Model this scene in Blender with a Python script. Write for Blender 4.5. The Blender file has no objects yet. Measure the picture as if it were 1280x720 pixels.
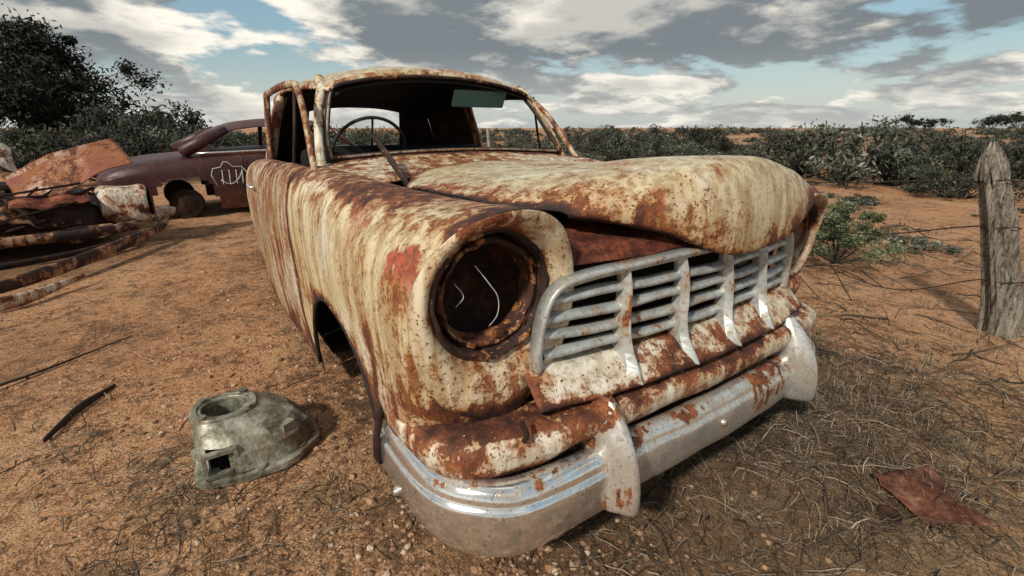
import bpy, math, random
import numpy as np
from mathutils import Vector, Matrix, noise as mn
random.seed(7); rng=np.random.default_rng(7)
sc=bpy.context.scene
COL=sc.collection
# ---------------------------------------------------------------- helpers
def empty(name,loc=(0,0,0),rot=(0,0,0)):
    o=bpy.data.objects.new(name,None);o.location=loc;o.rotation_euler=rot;o.empty_display_size=.2;COL.objects.link(o);return o
def mk(name,V,F,mat=None,parent=None,smooth=True,attrs=None):
    V=np.asarray(V,float);me=bpy.data.meshes.new(name)
    me.from_pydata(V.tolist(),[],[tuple(int(i) for i in f) for f in F])
    if smooth: me.polygons.foreach_set('use_smooth',[True]*len(me.polygons))
    if attrs:
        for k,a in attrs.items():
            at=me.attributes.new(k,'FLOAT','POINT');at.data.foreach_set('value',np.asarray(a,np.float32))
    me.update()
    o=bpy.data.objects.new(name,me);COL.objects.link(o)
    if mat: me.materials.append(mat)
    if parent: o.parent=parent
    return o
def cr(P,n):
    P=np.asarray(P,float);m=len(P)
    E=np.concatenate([[2*P[0]-P[1]],P,[2*P[-1]-P[-2]]])
    t=np.linspace(0,m-1,n);i=np.minimum(t.astype(int),m-2);u=(t-i).reshape((-1,)+(1,)*(P.ndim-1))
    a,b,c,d=E[i],E[i+1],E[i+2],E[i+3]
    return .5*((2*b)+(-a+c)*u+(2*a-5*b+4*c-d)*u**2+(-a+3*b-3*c+d)*u**3)
def loft(st,nu,nv):
    g=cr(np.array(st,float),nu)
    g=cr(np.swapaxes(g,0,1),nv);return np.swapaxes(g,0,1)
def gridfaces(nu,nv,cu=False,cv=False):
    F=[]
    for i in range(nu if cu else nu-1):
        for j in range(nv if cv else nv-1):
            F.append((i*nv+j,i*nv+(j+1)%nv,((i+1)%nu)*nv+(j+1)%nv,((i+1)%nu)*nv+j))
    return F
def dent(V,amp,sc_=3.,seed=0.):
    for k in range(len(V)):
        v=Vector(V[k])*sc_+Vector((seed,seed*2,-seed))
        V[k]=V[k]+np.array(mn.noise_vector(v))*amp
    return V
def gmesh(name,G,mat,parent,flip=False,amp=0,rust=None,cut=None,closed_v=False,thick=0,seed=0.,primer=None,dsc=3.,strict=False):
    nu,nv=G.shape[:2];V=G.reshape(-1,3).copy();F=gridfaces(nu,nv,False,closed_v)
    if cut is not None:
        s=np.array([cut(v) for v in V])
        F=[f for f in F if sum(s[i]<0 for i in f)<(1 if strict else 3)]
    at={'rust':[rust(v) if rust else 0. for v in V],'primer':[primer(v) if primer else 0. for v in V]}
    if amp: V=dent(V,amp,dsc,seed)
    if flip: F=[f[::-1] for f in F]
    o=mk(name,V,F,mat,parent,True,at)
    if thick:
        m=o.modifiers.new('s','SOLIDIFY');m.thickness=thick;m.offset=0
    return o
def tubeVF(pts,r,seg=8,closed=False,sx=1.,cap=True,up=None):
    pts=[Vector(p) for p in pts];n=len(pts);V=[];F=[]
    rr=r if hasattr(r,'__len__') else [r]*n
    prev=None
    for i,p in enumerate(pts):
        if closed: t=pts[(i+1)%n]-pts[i-1]
        else: t=pts[min(i+1,n-1)]-pts[max(i-1,0)]
        if t.length<1e-9: t=Vector((0,0,1))
        t.normalize()
        if prev is None: a=Vector(up) if up else (Vector((0,0,1)) if abs(t.z)<.9 else Vector((1,0,0)))
        else: a=prev
        s=a-t*a.dot(t)
        if s.length<1e-6: s=t.orthogonal()
        s.normalize();b=t.cross(s);prev=s
        for k in range(seg):
            an=2*math.pi*k/seg
            V.append(p+s*math.cos(an)*rr[i]+b*math.sin(an)*rr[i]*sx)
    for i in range(n if closed else n-1):
        for k in range(seg):
            j=(i+1)%n
            F.append((i*seg+k,i*seg+(k+1)%seg,j*seg+(k+1)%seg,j*seg+k))
    if cap and not closed:
        F.append(tuple(range(seg))[::-1]);F.append(tuple((n-1)*seg+k for k in range(seg)))
    return [tuple(v) for v in V],F
def tube(name,pts,r,mat,parent,seg=8,closed=False,sx=1.,n=None,up=None,rust=0.):
    if n:
        if hasattr(r,'__len__'): r=list(np.interp(np.linspace(0,1,n),np.linspace(0,1,len(r)),r))
        pts=cr(np.array(pts,float),n)
    V,F=tubeVF(pts,r,seg,closed,sx,up=up)
    return mk(name,V,F,mat,parent,True,{'rust':[rust]*len(V),'primer':[0.]*len(V)})
def join(parts):
    V=[];F=[]
    for v,f in parts:
        o=len(V);V+=list(v);F+=[tuple(i+o for i in q) for q in f]
    return V,F
def boxVF(c,s,rot=None):
    V=[]
    for z in(-1,1):
        for y in(-1,1):
            for x in(-1,1):
                v=Vector((x*s[0]/2,y*s[1]/2,z*s[2]/2))
                if rot: v=rot@v
                V.append(tuple(v+Vector(c)))
    return V,[(0,2,3,1),(4,5,7,6),(0,1,5,4),(2,6,7,3),(0,4,6,2),(1,3,7,5)]
def bevel(o,w=.005,seg=2):
    m=o.modifiers.new('b','BEVEL');m.width=w;m.segments=seg;m.limit_method='ANGLE';return o
def box(name,c,s,mat,parent,rot=None,bev=.005,rust=0.):
    V,F=boxVF(c,s,rot);o=mk(name,V,F,mat,parent,False,{'rust':[rust]*8,'primer':[0.]*8})
    if bev: bevel(o,bev)
    return o
def revolve(name,prof,c,mat,parent,seg=48,axis='y',rust=0.,wob=0.,R=None):
    G=np.zeros((len(prof),seg,3))
    for i,(r,h) in enumerate(prof):
        for k in range(seg):
            a=2*math.pi*k/seg
            w=1+wob*mn.noise(Vector((math.cos(a)*2.3,math.sin(a)*2.3,i*.7)))
            hh=h+(wob*.12*mn.noise(Vector((math.cos(a)*4,math.sin(a)*4,i*.5+9))))
            p=Vector((r*w*math.cos(a),hh,r*w*math.sin(a))) if axis=='y' else Vector((r*w*math.cos(a),r*w*math.sin(a),hh))
            if R: p=R@p
            G[i,k]=np.array(p)+np.array(c)
    return gmesh(name,G,mat,parent,closed_v=True,rust=lambda v:rust)
# ---------------------------------------------------------------- materials
class NT:
    def __init__(s,name):
        s.m=bpy.data.materials.new(name);s.m.use_nodes=True;s.t=s.m.node_tree;s.n=s.t.nodes;s.b=s.n['Principled BSDF'];s.tc=s.n.new('ShaderNodeTexCoord')
    def L(s,a,b): s.t.links.new(a,b)
    def noise(s,scale,detail=6,rough=.6,vec=None,dist=0.):
        n=s.n.new('ShaderNodeTexNoise');n.inputs['Scale'].default_value=scale;n.inputs['Detail'].default_value=detail;n.inputs['Roughness'].default_value=rough;n.inputs['Distortion'].default_value=dist
        s.L(vec if vec is not None else s.tc.outputs['Object'],n.inputs['Vector']);return n.outputs['Fac']
    def mapv(s,scale,loc=(0,0,0),rot=(0,0,0)):
        n=s.n.new('ShaderNodeMapping');n.inputs['Scale'].default_value=scale;n.inputs['Location'].default_value=loc;n.inputs['Rotation'].default_value=rot;s.L(s.tc.outputs['Object'],n.inputs['Vector']);return n.outputs['Vector']
    def math(s,op,a,b=None,c=None,clamp=False):
        n=s.n.new('ShaderNodeMath');n.operation=op;n.use_clamp=clamp
        for i,x in enumerate((a,b,c)):
            if x is None: continue
            if isinstance(x,(int,float)): n.inputs[i].default_value=x
            else: s.L(x,n.inputs[i])
        return n.outputs[0]
    def smooth(s,x,lo,hi):
        n=s.n.new('ShaderNodeMapRange');n.interpolation_type='SMOOTHSTEP';s.L(x,n.inputs['Value']);n.inputs['From Min'].default_value=lo;n.inputs['From Max'].default_value=hi;return n.outputs['Result']
    def ramp(s,x,stops):
        n=s.n.new('ShaderNodeValToRGB');e=n.color_ramp.elements
        while len(e)<len(stops): e.new(.5)
        for q,(p,c) in zip(e,stops): q.position=p;q.color=(*c,1)
        s.L(x,n.inputs['Fac']);return n.outputs['Color']
    def mix(s,f,a,b,mode='MIX'):
        n=s.n.new('ShaderNodeMix');n.data_type='RGBA';n.blend_type=mode
        for i,x in ((0,f),(6,a),(7,b)):
            if isinstance(x,(int,float)): n.inputs[i].default_value=x
            elif isinstance(x,tuple): n.inputs[i].default_value=(*x,1)
            else: s.L(x,n.inputs[i])
        return n.outputs[2]
    def attr(s,name):
        n=s.n.new('ShaderNodeAttribute');n.attribute_name=name;return n.outputs['Fac']
    def bump(s,h,strength=.3,dist=.01):
        n=s.n.new('ShaderNodeBump');n.inputs['Strength'].default_value=strength;n.inputs['Distance'].default_value=dist;s.L(h,n.inputs['Height']);s.L(n.outputs['Normal'],s.b.inputs['Normal'])
    def out(s,col=None,rough=None,metal=None,spec=None):
        for k,x in (('Base Color',col),('Roughness',rough),('Metallic',metal),('Specular IOR Level',spec)):
            if x is None: continue
            if isinstance(x,(int,float)): s.b.inputs[k].default_value=x
            elif isinstance(x,tuple): s.b.inputs[k].default_value=(*x,1)
            else: s.L(x,s.b.inputs[k])
        return s.m
RUST=[(.33,(.008,.004,.004)),(.42,(.038,.013,.008)),(.49,(.105,.031,.014)),(.56,(.25,.075,.023)),(.68,(.48,.20,.065))]
def rustpaint(name,paint=(.64,.55,.36),paint2=(.42,.32,.17),bias=0.,streak=.35,rust=RUST,seed=0.,dark=0.,spots=1.,lite=.6,stn=.85,stc=(.43,.165,.045)):
    s=NT(name);o=s.mapv((1,1,1),(seed,seed*.7,seed*1.3))
    n1=s.noise(3.0,5,.6,o,.6);n2=s.noise(12,6,.66,o,.4)
    n3=s.noise(1.,5,.62,s.mapv((24,24,2.2),(seed*2,0,0)),.5)
    n4=s.noise(110,3,.7,o);n5=s.noise(2.6,4,.6,s.mapv((1,1,1),(seed+9,3,1)))
    n6=s.noise(42,5,.72,o);n7=s.noise(1.7,4,.6,s.mapv((1,1,1),(seed+4,7,2)),.5)
    at=s.attr('rust')
    v=s.math('MULTIPLY',n1,.42-streak*.25);v=s.math('MULTIPLY_ADD',n2,.30,v);v=s.math('MULTIPLY_ADD',n6,.11,v);v=s.math('MULTIPLY_ADD',n3,.17+streak*.25,v)
    v=s.math('MULTIPLY_ADD',at,.10,v);v=s.math('ADD',v,bias)
    mask=s.smooth(v,.550,.562);stain=s.smooth(v,.500,.556);wash=s.smooth(v,.44,.535)
    heavy=s.smooth(v,.565,.64)
    grime=s.smooth(n3,.40,.60)
    pc=s.mix(grime,paint,paint2)
    if lite: pc=s.mix(s.math('MULTIPLY',s.smooth(n7,.47,.57),lite),pc,s.mix(grime,(.76,.74,.66),(.55,.51,.42)))
    pc=s.mix(s.math('MULTIPLY',s.smooth(n6,.52,.64),.5),pc,tuple(x*.42 for x in paint2))
    pc=s.mix(s.math('MULTIPLY',s.smooth(n4,.55,.66),.3),pc,tuple(x*.5 for x in paint2))
    pc=s.mix(s.math('MULTIPLY',wash,.42*stn),pc,tuple(.35*x+.65*y for x,y in zip(paint2,stc)))
    pr=s.math('MULTIPLY',s.attr('primer'),s.smooth(s.math('MULTIPLY_ADD',n2,.5,n5),.742,.760))
    pc=s.mix(s.math('MINIMUM',pr,1.),pc,s.mix(s.smooth(n6,.4,.6),(.40,.085,.04),(.24,.05,.028)))
    pc=s.mix(s.math('MULTIPLY',stain,stn),pc,s.mix(s.smooth(n6,.42,.6),stc,tuple(x*.42 for x in stc)))
    speck=s.math('MULTIPLY',s.smooth(s.math('MULTIPLY_ADD',v,1.1,n4),1.13,1.17),spots)
    pc=s.mix(s.math('MINIMUM',speck,1.),pc,(.14,.048,.018))
    rv=s.math('MULTIPLY_ADD',n6,.42,s.math('MULTIPLY',n2,.43));rv=s.math('MULTIPLY_ADD',n4,.15,rv);rv=s.math('SUBTRACT',rv,s.math('MULTIPLY_ADD',heavy,.10,dark))
    rc=s.ramp(rv,rust)
    col=s.mix(mask,pc,rc)
    ro=s.math('MULTIPLY_ADD',mask,.33,.38);ro=s.math('MULTIPLY_ADD',n6,.25,s.math('SUBTRACT',ro,.08))
    h=s.math('MULTIPLY_ADD',mask,-.6,s.math('MULTIPLY',n6,.6));h=s.math('MULTIPLY_ADD',n2,.6,h);h=s.math('MULTIPLY_ADD',n4,s.math('MULTIPLY_ADD',mask,.5,.10),h)
    s.bump(h,.75,.005)
    return s.out(col,ro,0.,.5)
def darkrust(name,stops,seed=0,rough=.85):
    s=NT(name);o=s.mapv((1,1,1),(seed,seed,seed))
    a=s.noise(9,6,.7,o);b=s.noise(50,5,.7,o);v=s.math('MULTIPLY_ADD',a,.6,s.math('MULTIPLY',b,.4))
    s.bump(b,.6,.005);return s.out(s.ramp(v,stops),rough,0.,.3)
def chrome(name,rough=.25,bias=0.,base=(.74,.75,.75),metal=.9,grime=.72):
    s=NT(name);n1=s.noise(5,6,.65);n2=s.noise(24,6,.7);n3=s.noise(1.,5,.6,s.mapv((30,30,3)),.4);n4=s.noise(120,3,.6)
    v=s.math('MULTIPLY_ADD',n1,.36,s.math('MULTIPLY',n2,.34));v=s.math('MULTIPLY_ADD',n3,.3,v);v=s.math('ADD',v,bias);v=s.math('MULTIPLY_ADD',s.attr('rust'),.12,v)
    m=s.smooth(v,.562,.58);st=s.smooth(v,.49,.575)
    c=s.mix(s.smooth(n2,.42,.62),base,tuple(x*grime for x in base));c=s.mix(s.math('MULTIPLY',st,.7),c,(.34,.23,.12))
    c=s.mix(s.math('MULTIPLY',s.smooth(n4,.58,.66),.5),c,(.15,.09,.05))
    c=s.mix(m,c,s.ramp(s.math('MULTIPLY_ADD',n4,.4,s.math('MULTIPLY',n2,.6)),[(.38,(.02,.009,.006)),(.48,(.09,.026,.012)),(.6,(.28,.09,.03))]))
    me=s.math('MULTIPLY',s.math('SUBTRACT',1.,s.math('MAXIMUM',m,s.math('MULTIPLY',st,.5))),metal)
    r=s.math('MULTIPLY_ADD',m,.5,rough);r=s.math('MULTIPLY_ADD',n2,.3,s.math('SUBTRACT',r,.08))
    s.bump(s.math('MULTIPLY_ADD',n2,.5,m),.25,.002)
    return s.out(c,r,me,.5)
M_body=rustpaint('weathered_cream_paint',bias=.006)
M_door=rustpaint('streaked_door_paint',(.50,.43,.29),(.20,.15,.085),bias=.002,streak=.6,seed=1.5,lite=.4)
M_hood=rustpaint('hood_paint',(.58,.49,.31),(.38,.29,.16),bias=-.006,streak=.1,seed=4.,lite=.45)
M_face=rustpaint('lamp_surround_paint',(.68,.60,.44),(.46,.36,.22),bias=.008,streak=.1,seed=6.,lite=.6)
M_pan=rustpaint('pan_paint',(.66,.62,.50),(.46,.38,.26),bias=.012,streak=.0,seed=8.,lite=.6)
M_rustp=rustpaint('rusted_panel',(.38,.28,.18),(.20,.12,.07),bias=.07,streak=.0,seed=2.,dark=.05,lite=.2)
M_bez=rustpaint('bezel_rust',(.34,.27,.19),(.13,.075,.045),bias=.06,streak=.0,seed=14.,dark=.08,lite=.3)
M_rustred=darkrust('red_rust',[(.38,(.02,.007,.005)),(.47,(.08,.02,.012)),(.55,(.18,.05,.026)),(.66,(.34,.15,.08))])
M_dark=darkrust('dark_rust',[(.35,(.006,.004,.003)),(.5,(.022,.010,.007)),(.65,(.09,.03,.014))],3)
M_black=darkrust('interior_black',[(.3,(.004,.004,.004)),(.7,(.013,.012,.011))],5)
M_brown=darkrust('brown_rust',[(.38,(.018,.008,.005)),(.47,(.08,.026,.013)),(.56,(.22,.072,.025)),(.68,(.40,.17,.06))],6)
M_sheet=darkrust('sheet_rust',[(.38,(.025,.009,.006)),(.46,(.085,.028,.016)),(.54,(.16,.06,.034)),(.66,(.32,.20,.13))],9)
M_chrome=chrome('bright_chrome',.10,-.016,(.86,.87,.87),.92,.86)
M_chrome2=chrome('dull_chrome',.22,-.004,(.76,.76,.73),.78,.76)
M_alu=chrome('grille_aluminium',.34,-.014,(.52,.55,.55),.45)
s=NT('cast_aluminium');n1=s.noise(13,5,.65);n2=s.noise(90,4,.6);n3=s.noise(7,5,.6);s.bump(s.math('MULTIPLY_ADD',n1,.4,n2),.5,.004)
cst=s.ramp(s.math('MULTIPLY_ADD',n1,.75,s.math('MULTIPLY',n2,.25)),[(.36,(.05,.042,.03)),(.46,(.17,.16,.115)),(.55,(.33,.325,.26)),(.68,(.50,.50,.43))])
M_cast=s.out(s.mix(s.math('MULTIPLY',s.smooth(n3,.54,.64),.7),cst,(.15,.09,.045)),.5,.35,.45)
def plain(name,c,r=.7,metal=0.):
    s=NT(name);n=s.noise(30,6,.6);col=s.mix(s.smooth(n,.3,.7),c,tuple(x*.6 for x in c));s.bump(n,.2,.003);return s.out(col,r,metal,.3)
M_white=plain('white_wire',(.7,.7,.66));M_rubber=plain('old_rubber',(.03,.028,.025))
M_maroon=rustpaint('maroon_paint',(.060,.015,.018),(.030,.009,.010),bias=-.025,seed=5.,dark=.08,lite=0,stn=.4,stc=(.12,.035,.018))
M_wreck=rustpaint('wreck_paint',(.66,.64,.58),(.42,.36,.28),bias=.0,streak=.1,seed=3.,dark=.05)
M_redp=rustpaint('red_panel',(.27,.085,.05),(.17,.05,.03),bias=.0,streak=0,seed=12.,lite=.45)
s=NT('teal_glass');M_visor=s.out((.12,.24,.23),.2,0.,.5)
# ---------------------------------------------------------------- main car
car=empty('rusty_sedan_car')
def sm(a,b,x):
    t=min(1,max(0,(x-a)/(b-a)));return t*t*(3-2*t)
HL=(.665,.77)
A=[(.56,.50,-.03),(.475,.62,-.04),(.455,.76,-.05),(.49,.89,-.06),(.57,.953,-.075),(.67,.962,-.075),(.77,.925,-.05),(.835,.84,-.01),(.855,.74,.015),(.84,.62,.02),(.79,.52,.0),(.70,.465,-.02)]
A=[(x,y,z) for x,z,y in A]
def st(y,L): return [(x,y,z) for x,z in L]
A2=st(.035,[(.56,.49),(.47,.62),(.453,.765),(.49,.89),(.57,.948),(.675,.957),(.775,.925),(.843,.84),(.861,.735),(.855,.61),(.835,.515),(.79,.45)])
B=st(.12,[(.56,.48),(.47,.62),(.455,.77),(.49,.89),(.57,.94),(.68,.95),(.78,.925),(.85,.84),(.865,.73),(.862,.61),(.855,.51),(.845,.40)])
Cs=st(.32,[(.50,.55),(.47,.66),(.46,.8),(.50,.895),(.58,.935),(.69,.945),(.79,.92),(.85,.84),(.865,.72),(.86,.6),(.85,.45),(.845,.26)])
D=st(.75,[(.53,.7),(.52,.76),(.52,.84),(.55,.90),(.61,.94),(.70,.955),(.79,.935),(.845,.86),(.862,.72),(.856,.52),(.845,.32),(.83,.10)])
E=st(1.335,[(.62,.8),(.61,.85),(.61,.9),(.63,.94),(.67,.96),(.73,.965),(.79,.945),(.835,.87),(.853,.72),(.85,.5),(.84,.3),(.825,.09)])
AY,AZ,AR,AH,AP=.73,.02,.43,.52,2.5
def arch(v):
    if abs(v[0])<.7: return 1
    dy=abs(v[1]-AY)/AR;dz=max(0,(v[2]-AZ))/AH
    return (dy**AP+dz**AP)**(1/AP)-1
def rust_f(v):
    x,y,z=abs(v[0]),v[1],v[2]
    r=0
    r+=.95*(1-sm(.0,.5,y))*(1-sm(.46,.72,z))
    a=arch(v)
    r+=1.1*(1-sm(0,.13,a)) if x>.7 else 0
    r+=.6*(1-sm(.1,.35,z))*sm(.9,1.2,y)
    r+=.55*sm(.90,.945,z)
    r-=.35*sm(.3,.5,y)*(1-sm(.85,.9,z))*sm(.5,.6,z)
    if x<.56: r+=.3
    r+=.7*(1-sm(0,.03,abs(y-1.33)))+.4*(1-sm(-.06,.0,y))
    return r
def prim_f(v):
    x,y,z=abs(v[0]),v[1],v[2]
    return (1-sm(.15,.6,y))*sm(.74,.86,z)*sm(.52,.62,x)*1.
for sg,dz,tag in((-1,0.,'right'),(1,-.06,'left')):
    S=np.array([A,A2,B,Cs,D,E]);
    S[...,2]+=dz*np.clip((S[...,2]-.5)/.4,0,1)*np.clip(1.3-S[...,1],0,1.)
    S[...,0]*=sg
    G=loft(S,150,130)
    for i in range(G.shape[0]):
        for j in range(G.shape[1]):
            v=G[i,j];a=arch(v)
            if -.075<a<.0:
                k=1/(1+a);G[i,j,1]=AY+(v[1]-AY)*k
                if v[2]>AZ: G[i,j,2]=AZ+(v[2]-AZ)*k+.0008
    gmesh('front_fender_'+tag,G,M_body,car,flip=sg>0,amp=.007,rust=rust_f,cut=lambda v:arch(v)+.004,thick=.004,primer=prim_f,seed=sg*1.,strict=True)
    ap=[]
    for t in np.linspace(0.02,math.pi-.02,44):
        c_,s_=math.cos(t),math.sin(t);k=(abs(c_)**AP+abs(s_)**AP)**(-1/AP);y=AY-AR*c_*k;z=AZ+AH*s_*k
        if z<.11 : continue
        ap.append((sg*(.853-.02*(1-min(1,z/.5))),y,z))
    tube('wheel_arch_lip_'+tag,[tuple(p) for p in dent(np.array(ap),.007,3.,sg*1.)],.009,M_bez,car,6,rust=.8)
    rim=cr(np.array(S[0]),64);clo=cr(np.array([S[0][-1],((S[0][-1][0]+S[0][0][0])/2,-.03,.462),S[0][0]]),10)[1:-1]
    rim=np.concatenate([rim,clo]);c0=np.array((sg*HL[0],-.005,HL[1]+dz*.7))
    rings=[]
    for t in np.linspace(0,1,18):
        R_=[]
        for p in rim:
            d=p-c0;an=math.atan2(d[2],d[0]);q=np.array((c0[0]+.148*math.cos(an),c0[1]-.012*math.sin(an),c0[2]+.148*math.sin(an)))
            w=p+(q-p)*t
            w[1]-= .018*math.sin(math.pi*min(1,t))*(1. if p[2]>.5 else 1.6)
            R_.append(w)
        rings.append(R_)
    gmesh('headlamp_surround_'+tag,np.array(rings),M_face,car,flip=sg<0,amp=.007,rust=lambda v:(.9*(1-sm(.149,.166,math.hypot(abs(v[0])-HL[0],v[2]-c0[2])))+1.3*(1-sm(.468,.545,v[2]))+.35*sm(.88,.94,v[2])-.05),closed_v=True,thick=.003,primer=lambda v:.6*sm(.8,.9,v[2]),seed=sg*1.)
    cc=(c0[0],0,c0[2])
    revolve('headlamp_bezel_'+tag,[(.152,.012),(.156,-.010),(.151,-.022),(.143,-.022),(.137,-.008),(.135,.012),(.131,.03)],cc,M_bez,car,72,rust=.3,wob=.06)
    revolve('headlamp_retainer_'+tag,[(.130,.03),(.127,.006),(.121,.000),(.116,.006),(.114,.03),(.110,.045)],(cc[0]+.004,0,cc[2]-.004),M_bez,car,72,rust=.0,wob=.07)
    revolve('headlamp_bucket_'+tag,[(.132,.0),(.126,.05),(.115,.09),(.09,.125),(.05,.145),(.001,.15)],cc,M_dark,car,40)
tube('headlamp_wire',[(-.70,.0,.84),(-.675,-.015,.80),(-.655,-.02,.765),(-.65,-.01,.72),(-.655,.02,.68)],.0011,M_white,car,6,n=24)
tube('headlamp_wire_b',[(-.74,.02,.80),(-.73,.0,.775),(-.745,.01,.75)],.0011,M_white,car,6,n=12)
box('headlamp_adjuster',(-.64,.0,.668),(.03,.014,.02),M_brown,car,Matrix.Rotation(.3,3,'Y'),.002,1.)
for k in range(5):
    a=k*1.26+.5;box('bezel_clip_%d'%k,(-.665+.124*math.cos(a),-.004,.77+.124*math.sin(a)),(.012,.012,.018),M_brown,car,Matrix.Rotation(-a,3,'Y'),.002)
def side_sec(y,belt,w,bot=.1):
    return st(y,[(w-.15,belt-.02),(w-.14,belt),(w-.10,belt+.008),(w-.06,belt-.012),(w-.02,belt-.075),(w,.72*(belt/.955)),(w,.52),(w-.01,.3),(w-.03,bot)])
def rust_side(v):
    z=v[2]
    return .65*(1-sm(.1,.3,z))+.45*sm(.86,.93,z)+.1
def arch_r(v):
    dy=abs(v[1]-3.42)/.40;dz=max(0,(v[2]-.02))/.42
    return (dy**2.4+dz**2.4)**(1/2.4)-1
def edge_rust(y0,y1):
    return lambda v: rust_side(v)+.7*max(1-sm(0,.035,v[1]-y0),1-sm(0,.035,y1-v[1]))
for sg,tag in((-1,'right'),(1,'left')):
    def sgn(L): 
        a=np.array(L);a[...,0]*=sg;return a
    off=.018 if sg<0 else 0
    gmesh('front_door_'+tag,loft(sgn([side_sec(1.352,.95,.853),side_sec(1.9,.945,.858+off*.5),side_sec(2.40,.935,.852+off)]),60,50),M_door,car,flip=sg>0,amp=.007,rust=edge_rust(1.352,2.4),thick=.006,seed=3.)
    gmesh('rear_door_'+tag,loft(sgn([side_sec(2.414,.933,.848),side_sec(2.8,.91,.84),side_sec(3.02,.895,.832)]),40,50),M_door,car,flip=sg>0,amp=.005,rust=edge_rust(2.41,3.02),thick=.006,seed=5.)
    gmesh('rear_quarter_'+tag,loft(sgn([side_sec(3.03,.893,.830),side_sec(3.4,.86,.81),side_sec(3.8,.80,.77),side_sec(4.1,.74,.71),side_sec(4.2,.68,.62)]),60,44),M_body,car,flip=sg>0,amp=.005,rust=rust_side,thick=.006,cut=arch_r,seed=6.)
gmesh('boot_lid',loft([[(-.70,3.05,.90),(-.4,3.05,.925),(0,3.05,.93),(.4,3.05,.925),(.70,3.05,.90)],[(-.66,3.6,.85),(-.4,3.6,.89),(0,3.6,.90),(.4,3.6,.89),(.66,3.6,.85)],[(-.58,4.1,.72),(-.3,4.1,.79),(0,4.1,.80),(.3,4.1,.79),(.58,4.1,.72)],[(-.56,4.22,.4),(-.3,4.25,.42),(0,4.26,.42),(.3,4.25,.42),(.56,4.22,.4)]],30,24),M_body,car,amp=.004,rust=lambda v:.2)
H=[
 [(-.55,.74,.925),(-.45,.88,.945),(-.25,1.04,.965),(0,1.10,.97),(.25,1.04,.965),(.45,.9,.945),(.60,.78,.92)],
 [(-.53,.50,.925),(-.43,.50,.952),(-.24,.52,.98),(0,.53,.99),(.24,.52,.985),(.45,.5,.96),(.61,.48,.92)],
 [(-.49,.24,.922),(-.40,.22,.958),(-.22,.2,1.0),(0,.2,1.022),(.24,.2,1.015),(.44,.2,.98),(.61,.2,.925)],
 [(-.42,.10,.922),(-.36,.07,.960),(-.2,.02,1.008),(0,.0,1.035),(.22,.0,1.035),(.44,.01,.997),(.645,.05,.94)],
 [(-.40,.07,.920),(-.34,.02,.952),(-.19,-.05,.99),(0,-.10,1.012),(.22,-.09,1.02),(.44,-.07,.985),(.67,-.01,.93)],
 [(-.395,.055,.916),(-.33,-.02,.930),(-.18,-.09,.93),(0,-.145,.90),(.22,-.14,.91),(.43,-.12,.91),(.68,-.05,.91)],
 [(-.39,.05,.910),(-.32,-.025,.908),(-.17,-.098,.872),(0,-.15,.80),(.22,-.148,.80),(.42,-.128,.82),(.68,-.06,.885)],
 [(-.385,.06,.905),(-.31,-.01,.90),(-.165,-.08,.862),(0,-.13,.792),(.22,-.13,.792),(.42,-.11,.812),(.67,-.045,.878)]]
Gh=loft(H,110,100)
edgepts=np.concatenate([Gh[::3,0],Gh[-1,::3],Gh[::3,-1],Gh[0,::3]])
def rust_h(v):
    d=np.min(np.linalg.norm(edgepts-v,axis=1))
    r=1.1*(1-sm(.0,.03,d))+.55*(1-sm(.02,.12,d))
    if v[2]<.98 and v[1]<-.03: r+=.12
    return r-.15
gmesh('bonnet',Gh,M_hood,car,amp=.008,rust=rust_h,thick=.006,seed=11.,dsc=4.)
edge=dent(np.concatenate([Gh[10:,0],Gh[-1,1:]])[::2].copy(),.008,4.,11.)
tube('bonnet_rolled_edge',[tuple(p) for p in edge],.005,M_bez,car,8,rust=.5)
gmesh('grille_header_panel',loft([[(-.50,-.03,.80),(-.3,-.065,.812),(0,-.085,.818),(.3,-.065,.812),(.5,-.03,.80)],[(-.49,.02,.835),(-.3,-.02,.838),(0,-.04,.84),(.3,-.02,.838),(.49,.02,.835)],[(-.47,.13,.858),(-.3,.10,.862),(0,.09,.865),(.3,.1,.862),(.47,.13,.858)],[(-.46,.24,.85),(-.3,.24,.85),(0,.24,.85),(.3,.24,.85),(.46,.24,.85)],[(-.46,.27,.74),(-.3,.27,.74),(0,.27,.74),(.3,.27,.74),(.46,.27,.74)]],40,50),M_rustred,car,amp=.010,thick=.004,dsc=6)
box('radiator_support',(0,.27,.58),(.9,.02,.4),M_dark,car)
for sg in(-1,1):
    box('engine_bay_side',(sg*.47,.72,.62),(.02,1.2,.5),M_dark,car)
    box('wheel_well_wall',(sg*.56,.72,.40),(.02,1.1,.72),M_dark,car)
    box('wheel_well_top',(sg*.70,.72,.70),(.28,1.1,.02),M_dark,car)
    revolve('brake_drum',[(.001,-.08),(.10,-.08),(.125,-.06),(.13,.0),(.17,.005),(.17,.02),(.001,.02)],(sg*.68,.72,.20),M_brown,car,32,R=Matrix.Rotation(math.radians(90*-sg),3,'Z'))
box('dark_ground_blocker',(0,.72,.36),(.95,1.25,.02),M_black,car)  # black sheet added to hide the ground and keep the bay dark
box('engine_block',(0,.80,.60),(.26,.62,.34),M_dark,car,bev=.02)
tube('rocker_cover',[(-.0,.52,.80),(0,.8,.8),(0,1.08,.80)],.06,M_brown,car,12)
box('firewall',(0,1.30,.62),(1.25,.02,.62),M_dark,car)
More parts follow.
